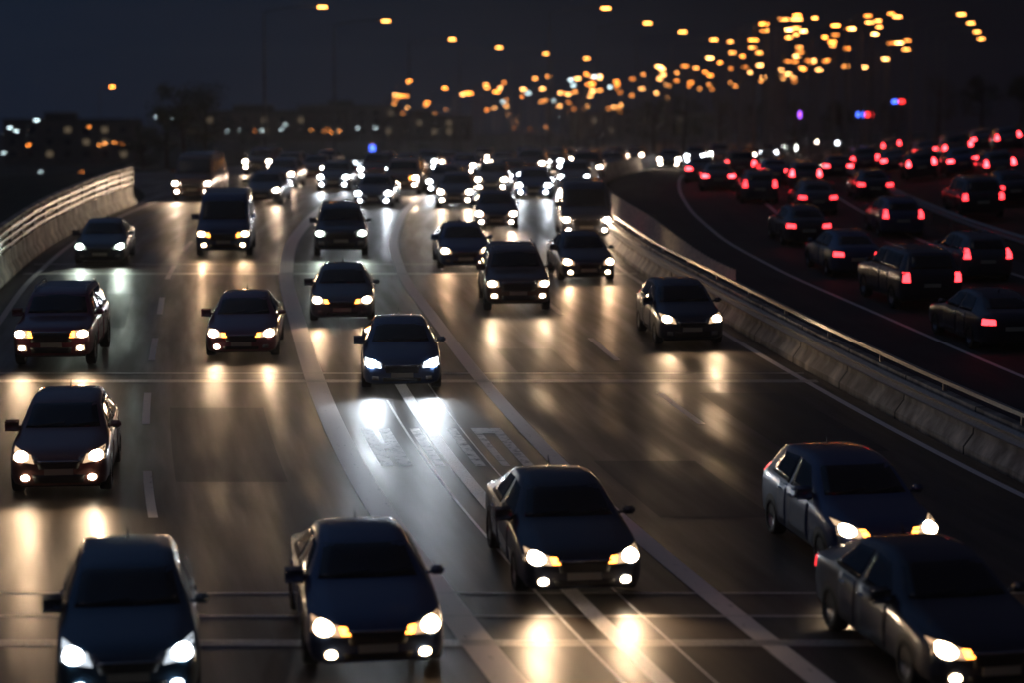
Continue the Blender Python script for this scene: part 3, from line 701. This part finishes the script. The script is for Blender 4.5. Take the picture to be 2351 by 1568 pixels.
# cars driving away on the other carriageway
G2 = 'cars driving away with red tail lamps'
away = [
 ('sedan', 2330, 812, 'dark car at the right edge, lowest of those with red tail lamps', BLACKB),
 ('suv', 2140, 716, 'dark off-roader with broad red brake lamps, second lowest of the departing cars', BLACKB),
 ('sedan', 1975, 640, 'dark sedan driving away with red tail lamps, first beyond the broad brake lamps', NAVY),
 ('hatchback', 2270, 650, 'hatchback driving away near the right edge above the lowest red-lit car', GREY),
 ('sedan', 1860, 568, 'dark sedan driving away close to the median barrier', BLACKB),
 ('hatchback', 2075, 548, 'hatchback driving away in the middle of the red-lit carriageway', NAVY),
 ('suv', 2260, 505, 'off-roader driving away near the right edge, halfway up the red lamps', BLACKB),
 ('sedan', 1880, 495, 'sedan driving away behind the one close to the median barrier', GREY),
 ('sedan', 2010, 462, 'sedan driving away above the middle hatchback', BLACKB),
 ('hatchback', 1745, 468, 'hatchback driving away, first of the small ones nearest the barrier', GREY),
 ('sedan', 1650, 440, 'small distant sedan with red lamps, leftmost of the departing row', GREY),
 ('suv', 1700, 415, 'small distant off-roader with red lamps, next to the leftmost', BROWN),
 ('sedan', 1780, 425, 'small distant sedan with red lamps below the slip road headlights', NAVY),
 ('hatchback', 1850, 440, 'small distant hatchback with red lamps right of the sedan below the slip road', GREY),
 ('sedan', 1925, 412, 'small distant red-lit sedan below the right end of the slip road row', BLACKB),
 ('suv', 1990, 400, 'small distant red-lit off-roader right of the slip road row', GREY),
 ('sedan', 2060, 395, 'small distant red-lit sedan on the slope at the right', GREY),
 ('hatchback', 2120, 412, 'small distant red-lit hatchback on the slope, slightly lower', BLACKB),
 ('sedan', 2130, 372, 'small red-lit sedan high on the slope', GREY),
 ('suv', 2205, 372, 'small red-lit off-roader high on the slope', BROWN),
 ('sedan', 2262, 342, 'small red-lit sedan near the top right of the slope', GREY),
 ('hatchback', 2320, 345, 'small red-lit hatchback at the right edge of the slope', GREY),
 ('sedan', 2215, 400, 'red-lit sedan in the middle of the slope near the right edge', NAVY),
 ('hatchback', 2300, 415, 'red-lit hatchback at the right edge below the slope', GREY),
 ('sedan', 1610, 420, 'tiny red-lit sedan left of the departing row', GREY),
 ('hatchback', 2050, 355, 'tiny red-lit hatchback highest on the left of the slope', GREY),
 ('sedan', 2335, 470, 'red-lit sedan cut by the right edge', BLACKB),
]
for kind, vx, vy, lab, c in away:
    x, y = ground(vx, vy); L = KINDS[kind]['tab'][-1][0]; s = slopeB(y); y += L; x += s*L
    o = car(kind, x, y, lab, c, away=True, group=G2); placed.append((o.location.x, o.location.y, lab))
for o_ in list(col.objects):
    if 'label' in o_ and len(o_['label'].split()) > 16: print('LONG', o_['label'])
for i, a in enumerate(placed):
    for b in placed[i+1:]:
        if abs(a[1]-b[1]) < 4.9 and abs((a[0]-BX(a[1]))-(b[0]-BX(b[1]))) < 1.95:
            print('CLASH', round(a[0], 1), round(a[1], 1), a[2][:40], '|', round(b[0], 1), round(b[1], 1), b[2][:40])

# ------------------------------------------------------------------ street lamps
def lamp_parts(h, arm):
    d = {}
    bm = bmesh.new(); tube(bm, [(0, 0, 0), (0, 0, .8), (0, 0, .81), (0, 0, h*.6), (0, 0, h)], [.16, .16, .11, .085, .055], 8); d['pole'] = bm
    bm = bmesh.new(); tube(bm, [(0, 0, h-.05), (arm*.3, 0, h+.28), (arm*.7, 0, h+.45), (arm, 0, h+.5)], [.05, .045, .04, .035], 6); d['arm'] = bm
    bm = bmesh.new(); box(bm, arm-.1, arm+.75, -.16, .16, h+.44, h+.60, .05); d['lamp_head'] = bm
    bm = bmesh.new(); box(bm, arm+.0, arm+.70, -.15, .15, h+.34, h+.438, .03); d['lens'] = bm
    return d
def make_lamp_proto(name, h, arm, lens):
    root = empty(name); pp = lamp_parts(h, arm)
    for k, b in pp.items(): newobj(k, b, lens if k == 'lens' else M_POLE, root, True)
    return root
def copy_tree(o):
    c = o.copy(); col.objects.link(c)
    for ch in o.children:
        d = ch.copy(); col.objects.link(d); d.parent = c
    return c
GL = 'sodium street lamps over the far road and city'
GW = 'small pale lamps in the distance'
protoN = make_lamp_proto('street_lamp', 12.0, 4.2, M_LAMP_N)
protoO = make_lamp_proto('street_lamp', 12.0, 1.8, M_LAMP_O)
protoW = make_lamp_proto('street_lamp', 12.0, 1.2, M_LAMP_W)
used = set()
LENSV = [mat('sodium_lamp_%d' % i, (.9, .6, .3), .4, emis=c, strength=v) for i, (c, v) in enumerate([((1, .30, .05), 9), ((1, .34, .07), 16), ((1, .42, .12), 34), ((1, .28, .04), 24)])]
rv = random.Random(5)
def lamp(proto, vx, vy, label, group, hz=None, D=None, arm=1.8):
    if D is None: D = min(2600, hz*FV/max(4, 300-vy))
    p = at(vx, vy, D)
    o = proto if proto.name not in used else copy_tree(proto)
    used.add(proto.name)
    zg = Z(p.x-arm, p.y)-.15 if p.y < 900 else prof(900)-.15
    h = max(3.0, p.z-zg)
    k = h/12.4
    o.location = (p.x-(arm+.35)*k, p.y, zg)
    o.scale = (max(.7, min(1.3, k)),)*2+(k,)
    o.location.x = p.x-(arm+.35)*o.scale[0]
    tag(o, label, 'street lamp', group)
    o.name = 'street_lamp'
    if proto is protoO:
        for ch in o.children:
            if ch.name.startswith('lens'):
                ch.material_slots[0].link = 'OBJECT'; ch.material_slots[0].material = rv.choice(LENSV)
        q = rv.uniform(.6, 1.25); o.scale[0] *= q; o.scale[1] *= q; o.location.x += (arm+.35)*(o.scale[0]/q-o.scale[0])
    return o
big = [(740, 15), (886, 47), (1038, 89), (1146, 108), (1254, 122), (1347, 133), (1391, 26)]
nm = ['first from the left', 'second from the left', 'third from the left', 'fourth from the left', 'fifth from the left', 'last and smallest', None]
for (vx, vy), n_ in zip(big[:6], nm):
    lamp(protoN, vx, vy, 'tall orange lamp, %s in the row receding across the sky' % n_, 'tall lamps in a receding row', hz=10, arm=4.2)
G5 = 'orange lamps at the top right'
top = [(1391, 18, 'at the top edge above the smallest lamp of the receding row'), (1487, 52, 'just right of the lamp at the top edge'), (1567, 72, 'third in the upper rising row'), (1639, 90, 'fourth in the upper rising row'),
       (1755, 68, 'brightest one high on the right'), (1743, 120, 'directly below the brightest high one'), (1810, 85, 'right of the brightest high one'),
       (2207, 32, 'highest of the four at the far right'), (2229, 52, 'second highest of the four at the far right'), (2243, 72, 'third of the four at the far right'), (2253, 88, 'lowest of the four at the far right')]
for vx, vy, t in top:
    lamp(protoN, vx, vy, 'orange lamp, '+t, G5, hz=11, arm=4.2)
rl = random.Random(11); SC = {}
def scatter(n, poly, lab, proto, group, hz, grp_white=None):
    k = 0
    while k < n:
        vx = rl.uniform(min(p[0] for p in poly), max(p[0] for p in poly)); vy = rl.uniform(min(p[1] for p in poly), max(p[1] for p in poly))
        inside = False; j = len(poly)-1
        for i in range(len(poly)):
            if (poly[i][1] > vy) != (poly[j][1] > vy) and vx < (poly[j][0]-poly[i][0])*(vy-poly[i][1])/(poly[j][1]-poly[i][1])+poly[i][0]: inside = not inside
            j = i
        if not inside: continue
        SC.setdefault(lab, []).append((lamp(proto, vx, vy, lab, group, hz=hz*rl.uniform(.8, 1.15)), vx, vy)); k += 1
LC = 'small orange street lamp in the swarm high at the upper right'
LC2 = 'small orange street lamp in the broad band of city lamps above the far headlights'
scatter(70, [(1700, 70), (1830, 30), (2080, 30), (2130, 90), (1980, 165), (1850, 185), (1620, 205), (1580, 170)], LC, protoO, GL, 10)
scatter(75, [(1040, 195), (1180, 175), (1430, 165), (1580, 130), (1640, 190), (1420, 270), (1290, 280), (1120, 285), (1060, 260)], LC2, protoO, GL, 9)
scatter(12, [(900, 180), (940, 180), (945, 285), (905, 285)], 'small orange lamp in the left narrow column beside the city lamps', protoO, GL, 8)
scatter(10, [(985, 190), (1030, 200), (1030, 290), (980, 300), (960, 330)], 'small orange lamp in the second narrow column beside the city lamps', protoO, GL, 8)
scatter(10, [(1090, 200), (1450, 165), (1420, 275), (1200, 285)], 'small blue-white lamp among the orange city lamps', protoW, GW, 9)
N_ = ['first', 'second', 'third', 'fourth', 'fifth', 'sixth', 'seventh', 'eighth', 'ninth', 'tenth', 'eleventh', 'twelfth']
for lab, L in SC.items():
    if len(L) <= 12:
        col_ = 'column' in lab
        L.sort(key=lambda q: q[2] if col_ else q[1])
        for (o, vx, vy), n_ in zip(L, N_): o['label'] = lab+', '+n_+(' from the top' if col_ else ' from the left')
    else:
        done = set()
        for word, key in (('leftmost', lambda q: q[1]), ('rightmost', lambda q: -q[1]), ('topmost', lambda q: q[2]), ('lowest', lambda q: -q[2])):
            o = min((q for q in L if q[0].name not in done), key=key); done.add(o[0].name)
            o[0]['label'] = lab.replace('small orange street lamp in', word+' orange lamp of')
# low lamps towards the left horizon
ORD = ['first', 'second', 'third', 'fourth', 'fifth', 'sixth', 'seventh', 'eighth', 'ninth', 'tenth', 'eleventh', 'twelfth']
LL = [(525, 300, 'W'), (555, 298, 'W'), (585, 300, 'O'), (605, 298, 'W'), (650, 295, 'W'), (660, 285, 'W'), (715, 298, 'O'), (745, 300, 'O'), (752, 296, 'O'), (760, 303, 'O'), (780, 300, 'O'), (825, 293, 'W'), (866, 292, 'W'), (855, 330, 'O'), (690, 355, 'W'), (1180, 292, 'O'), (1215, 294, 'O'), (1255, 290, 'O')]
for vx, vy, c in LL:
    same = sorted(q[0] for q in LL if q[2] == c); pos = ORD[same.index(vx)]
    lamp(protoW if c == 'W' else protoO, vx, vy, 'tiny %s lamp low on the central horizon, %s from the left' % ('pale green-white' if c == 'W' else 'orange', pos), GW if c == 'W' else GL, D=600)
LE = [(92, 275, 'W'), (258, 198, 'O'), (368, 267, 'W'), (400, 268, 'W'), (425, 283, 'W'), (240, 328, 'O'), (228, 332, 'O'), (262, 326, 'O'), (278, 330, 'O'), (205, 290, 'O'), (100, 400, 'W'), (188, 396, 'O'), (280, 393, 'O'), (345, 388, 'O'), (30, 292, 'W'), (45, 300, 'W'), (65, 332, 'O'), (15, 350, 'W')]
for vx, vy, c in LE:
    same = sorted(q[0] for q in LE if q[2] == c); pos = ORD[same.index(vx)]
    lamp(protoW if c == 'W' else protoO, vx, vy, 'small %s lamp beyond the left parapet wall, %s from the left' % ('pale white' if c == 'W' else 'orange', pos), GW if c == 'W' else GL, D=330)

# ------------------------------------------------------------------ coloured sign lights
def sign(name, vx, vy, D, wd, ht, cols, label):
    p = at(vx, vy, D); zg = Z(p.x, p.y)-.1
    root = empty(name, (p.x, p.y, zg)); tag(root, label, 'sign')
    bm = bmesh.new(); tube(bm, [(0, .15, 0), (0, .15, p.z-zg)], [.12, .1], 8); newobj('pole', bm, M_POLE, root)
    bm = bmesh.new(); box(bm, -wd/2, wd/2, -.04, .04, p.z-zg-ht/2, p.z-zg+ht/2, .01); newobj('panel', bm, M_BLK, root, False)
    n = len(cols)
    for i, c in enumerate(cols):
        bm = bmesh.new(); x0 = -wd/2+wd*i/n
        box(bm, x0+.08, x0+wd/n-.08, -.07, -.042, p.z-zg-ht/2+.08, p.z-zg+ht/2-.08, .01)
        newobj('light_panel', bm, mat('sign_%s' % (c,), (.1, .1, .1), .4, emis={'blue': (.06, .14, 1), 'red': (1, .03, .03), 'yellow': (1, .62, .06), 'purple': (.35, .08, .9), 'white': (.8, .9, 1)}[c], strength={'yellow': 12}.get(c, 5)), root, False)
sign('roadside_sign', 855, 345, 300, .8, 1.6, ['blue'], 'small blue lit sign on a pole above the far bend')
sign('roadside_sign', 904, 396, 150, .5, 1.3, ['yellow'], 'bright yellow lit sign on a pole at the far bend')
sign('roadside_sign', 1985, 262, 230, 1.8, .6, ['blue', 'red'], 'small blue and red lit sign above the slip road')
sign('roadside_sign', 2062, 232, 230, 1.4, .5, ['blue', 'red'], 'smaller blue and red lit sign high at the right')
sign('roadside_sign', 1835, 262, 230, .5, .8, ['purple'], 'thin purple lit sign above the slip road headlights')
sign('roadside_sign', 820, 392, 190, 1.4, 1.8, ['white'], 'white lit sign between the distant headlights at left of the bend')

# ------------------------------------------------------------------ trees
def tree_proto(seed, h, leaves):
    r = random.Random(seed); root = empty('tree'); bm = bmesh.new()
    tube(bm, [(0, 0, 0), (.1, .05, h*.25), (.0, .1, h*.5), (.1, 0, h*.85)], [.28, .2, .13, .03], 7)
    cl = []
    for k in range(16):
        a = r.uniform(0, 6.28); z = h*r.uniform(.32, .9); rad = h*.28*(1.15-abs(z/h-.55)*1.5)*r.uniform(.6, 1.1)
        c = Vector((math.cos(a)*rad, math.sin(a)*rad, z)); cl.append((c, h*r.uniform(.08, .16)))
        tube(bm, [(0.05, .05, z*.75), c*.6+Vector((0, 0, z*.33)), c], [.07, .045, .015], 5)
    newobj('trunk', bm, M_BARK, root)
    bm = bmesh.new()
    for k in range(leaves):
        c, s = r.choice(cl); d = Vector((r.gauss(0, 1), r.gauss(0, 1), r.gauss(0, .8))).normalized()*s*r.uniform(.3, 1.25)
        p = c+d; q = r.uniform(.07, .17); u = Vector((r.gauss(0, 1), r.gauss(0, 1), r.gauss(0, 1))).normalized(); v = u.orthogonal().normalized()
        bm.faces.new([bm.verts.new(p+u*q), bm.verts.new(p+v*q*.6), bm.verts.new(p-u*q), bm.verts.new(p-v*q*.6)])
    newobj('crown', bm, M_LEAF, root, False)
    return root
tp = [tree_proto(1, 9, 2600), tree_proto(2, 8, 2400), tree_proto(5, 10, 2800)]
tused = set()
def tree(x, y, k, sc_, label):
    o = tp[k] if k not in tused else copy_tree(tp[k]); tused.add(k)
    o.location = (x, y, (Z(x, y) if y < 900 else prof(900))-.15); o.scale = (sc_,)*3; o.rotation_euler.z = random.uniform(0, 6)
    tag(o, label, 'tree', 'dark trees behind the traffic'); o.name = 'tree'
for i, (vx, D, s_, lab) in enumerate([
   (425, 165, .75, 'dark bushy tree behind the dazzling van past the left parapet'), (385, 175, .62, 'dark tree left of the one behind the dazzling van'), (475, 178, .68, 'dark tree right of the one behind the dazzling van'),
   (330, 200, .6, 'dark tree just left of the trees by the dazzling van'),
   (1500, 300, .9, 'dark tree left of the slip road headlights'), (1570, 320, .8, 'second dark tree from the left behind the slip road'), (1650, 300, .85, 'third dark tree from the left behind the slip road'), (1730, 330, .9, 'fourth dark tree from the left behind the slip road'),
   (1820, 290, .7, 'dark tree in the middle behind the slip road'), (1930, 300, .8, 'dark tree behind the right end of the slip road'), (2040, 310, .75, 'dark tree near the blue and red sign'), (2150, 290, .8, 'dark tree right of the blue and red signs'), (2250, 300, .85, 'dark tree near the right edge of the slope'), (2340, 290, .8, 'dark tree at the right edge of the slope'),
   (560, 420, 1.0, 'low dark tree on the far left horizon'), (960, 450, .8, 'low dark tree on the horizon in the centre'), (1300, 480, .8, 'low dark tree under the city lamps')]):
    tree((vx-CX)/FV*D, D, i % 3, s_, lab)

# ------------------------------------------------------------------ far buildings
M_WALL = mat('far_wall', (.12, .11, .10), .8, noise=.2, nscale=.4)
M_ROOF = mat('far_roof', (.05, .05, .05), .8)
M_WINL = mat('lit_window', (.2, .2, .2), .4, emis=(1.0, .75, .45), strength=.12)
M_WIND = mat('dark_window', (.01, .012, .015), .1)
def building(vx, D, wd, ht, dp, nx, nz, label, seed):
    r = random.Random(seed); x = (vx-CX)/FV*D; zg = prof(900)-6.5 if vx < 500 else prof(900)-.4
    root = empty('building', (x, D, zg)); tag(root, label, 'building', 'dim buildings on the horizon')
    bm = bmesh.new(); box(bm, -wd/2, wd/2, 0, dp, 0, ht); newobj('wall', bm, M_WALL, root, False)
    bm = bmesh.new(); box(bm, -wd/2-.3, wd/2+.3, -.3, dp+.3, ht+.002, ht+.5); box(bm, -wd*.2, wd*.05, 3, 6, ht+.502, ht+2.2); newobj('roof', bm, M_ROOF, root, False)
    for i in range(nx):
        for j in range(nz):
            bm = bmesh.new(); cx = -wd/2+wd*(i+.5)/nx; cz = 2+(ht-2.5)*(j+.4)/nz
            box(bm, cx-.8, cx+.8, -.06, -.003, cz-.7, cz+.7); newobj('window', bm, M_WINL if r.random() < .3 else M_WIND, root, False)
building(610, 700, 50, 9, 20, 9, 2, 'long low dim building on the horizon left of centre', 1)
building(800, 820, 36, 12, 18, 7, 3, 'dim three-storey block on the horizon above the tall off-roader', 2)
building(980, 760, 30, 8, 15, 6, 2, 'small dim building on the horizon in the centre', 3)
building(1480, 900, 60, 10, 20, 9, 2, 'long dim building under the city lamps right of centre', 4)
building(160, 600, 34, 12, 15, 7, 3, 'dim block beyond the left parapet wall', 5)

# ------------------------------------------------------------------ haze: one closed box of thin air round camera and scene
bm = bmesh.new(); box(bm, -700, 700, -40, 1000, -3.5, 45)
hz_ = newobj('haze', bm, bpy.data.materials.new('haze'), smooth=False)
hm = hz_.data.materials[0]; hm.use_nodes = True; t = hm.node_tree
for n in list(t.nodes):
    if n.type == 'BSDF_PRINCIPLED': t.nodes.remove(n)
pv = t.nodes.new('ShaderNodeVolumePrincipled'); pv.inputs['Color'].default_value = (.86, .88, .92, 1); pv.inputs['Density'].default_value = HAZE; pv.inputs['Anisotropy'].default_value = .6
t.links.new(pv.outputs[0], [n for n in t.nodes if n.type == 'OUTPUT_MATERIAL'][0].inputs['Volume'])
tag(hz_, kind='stuff')
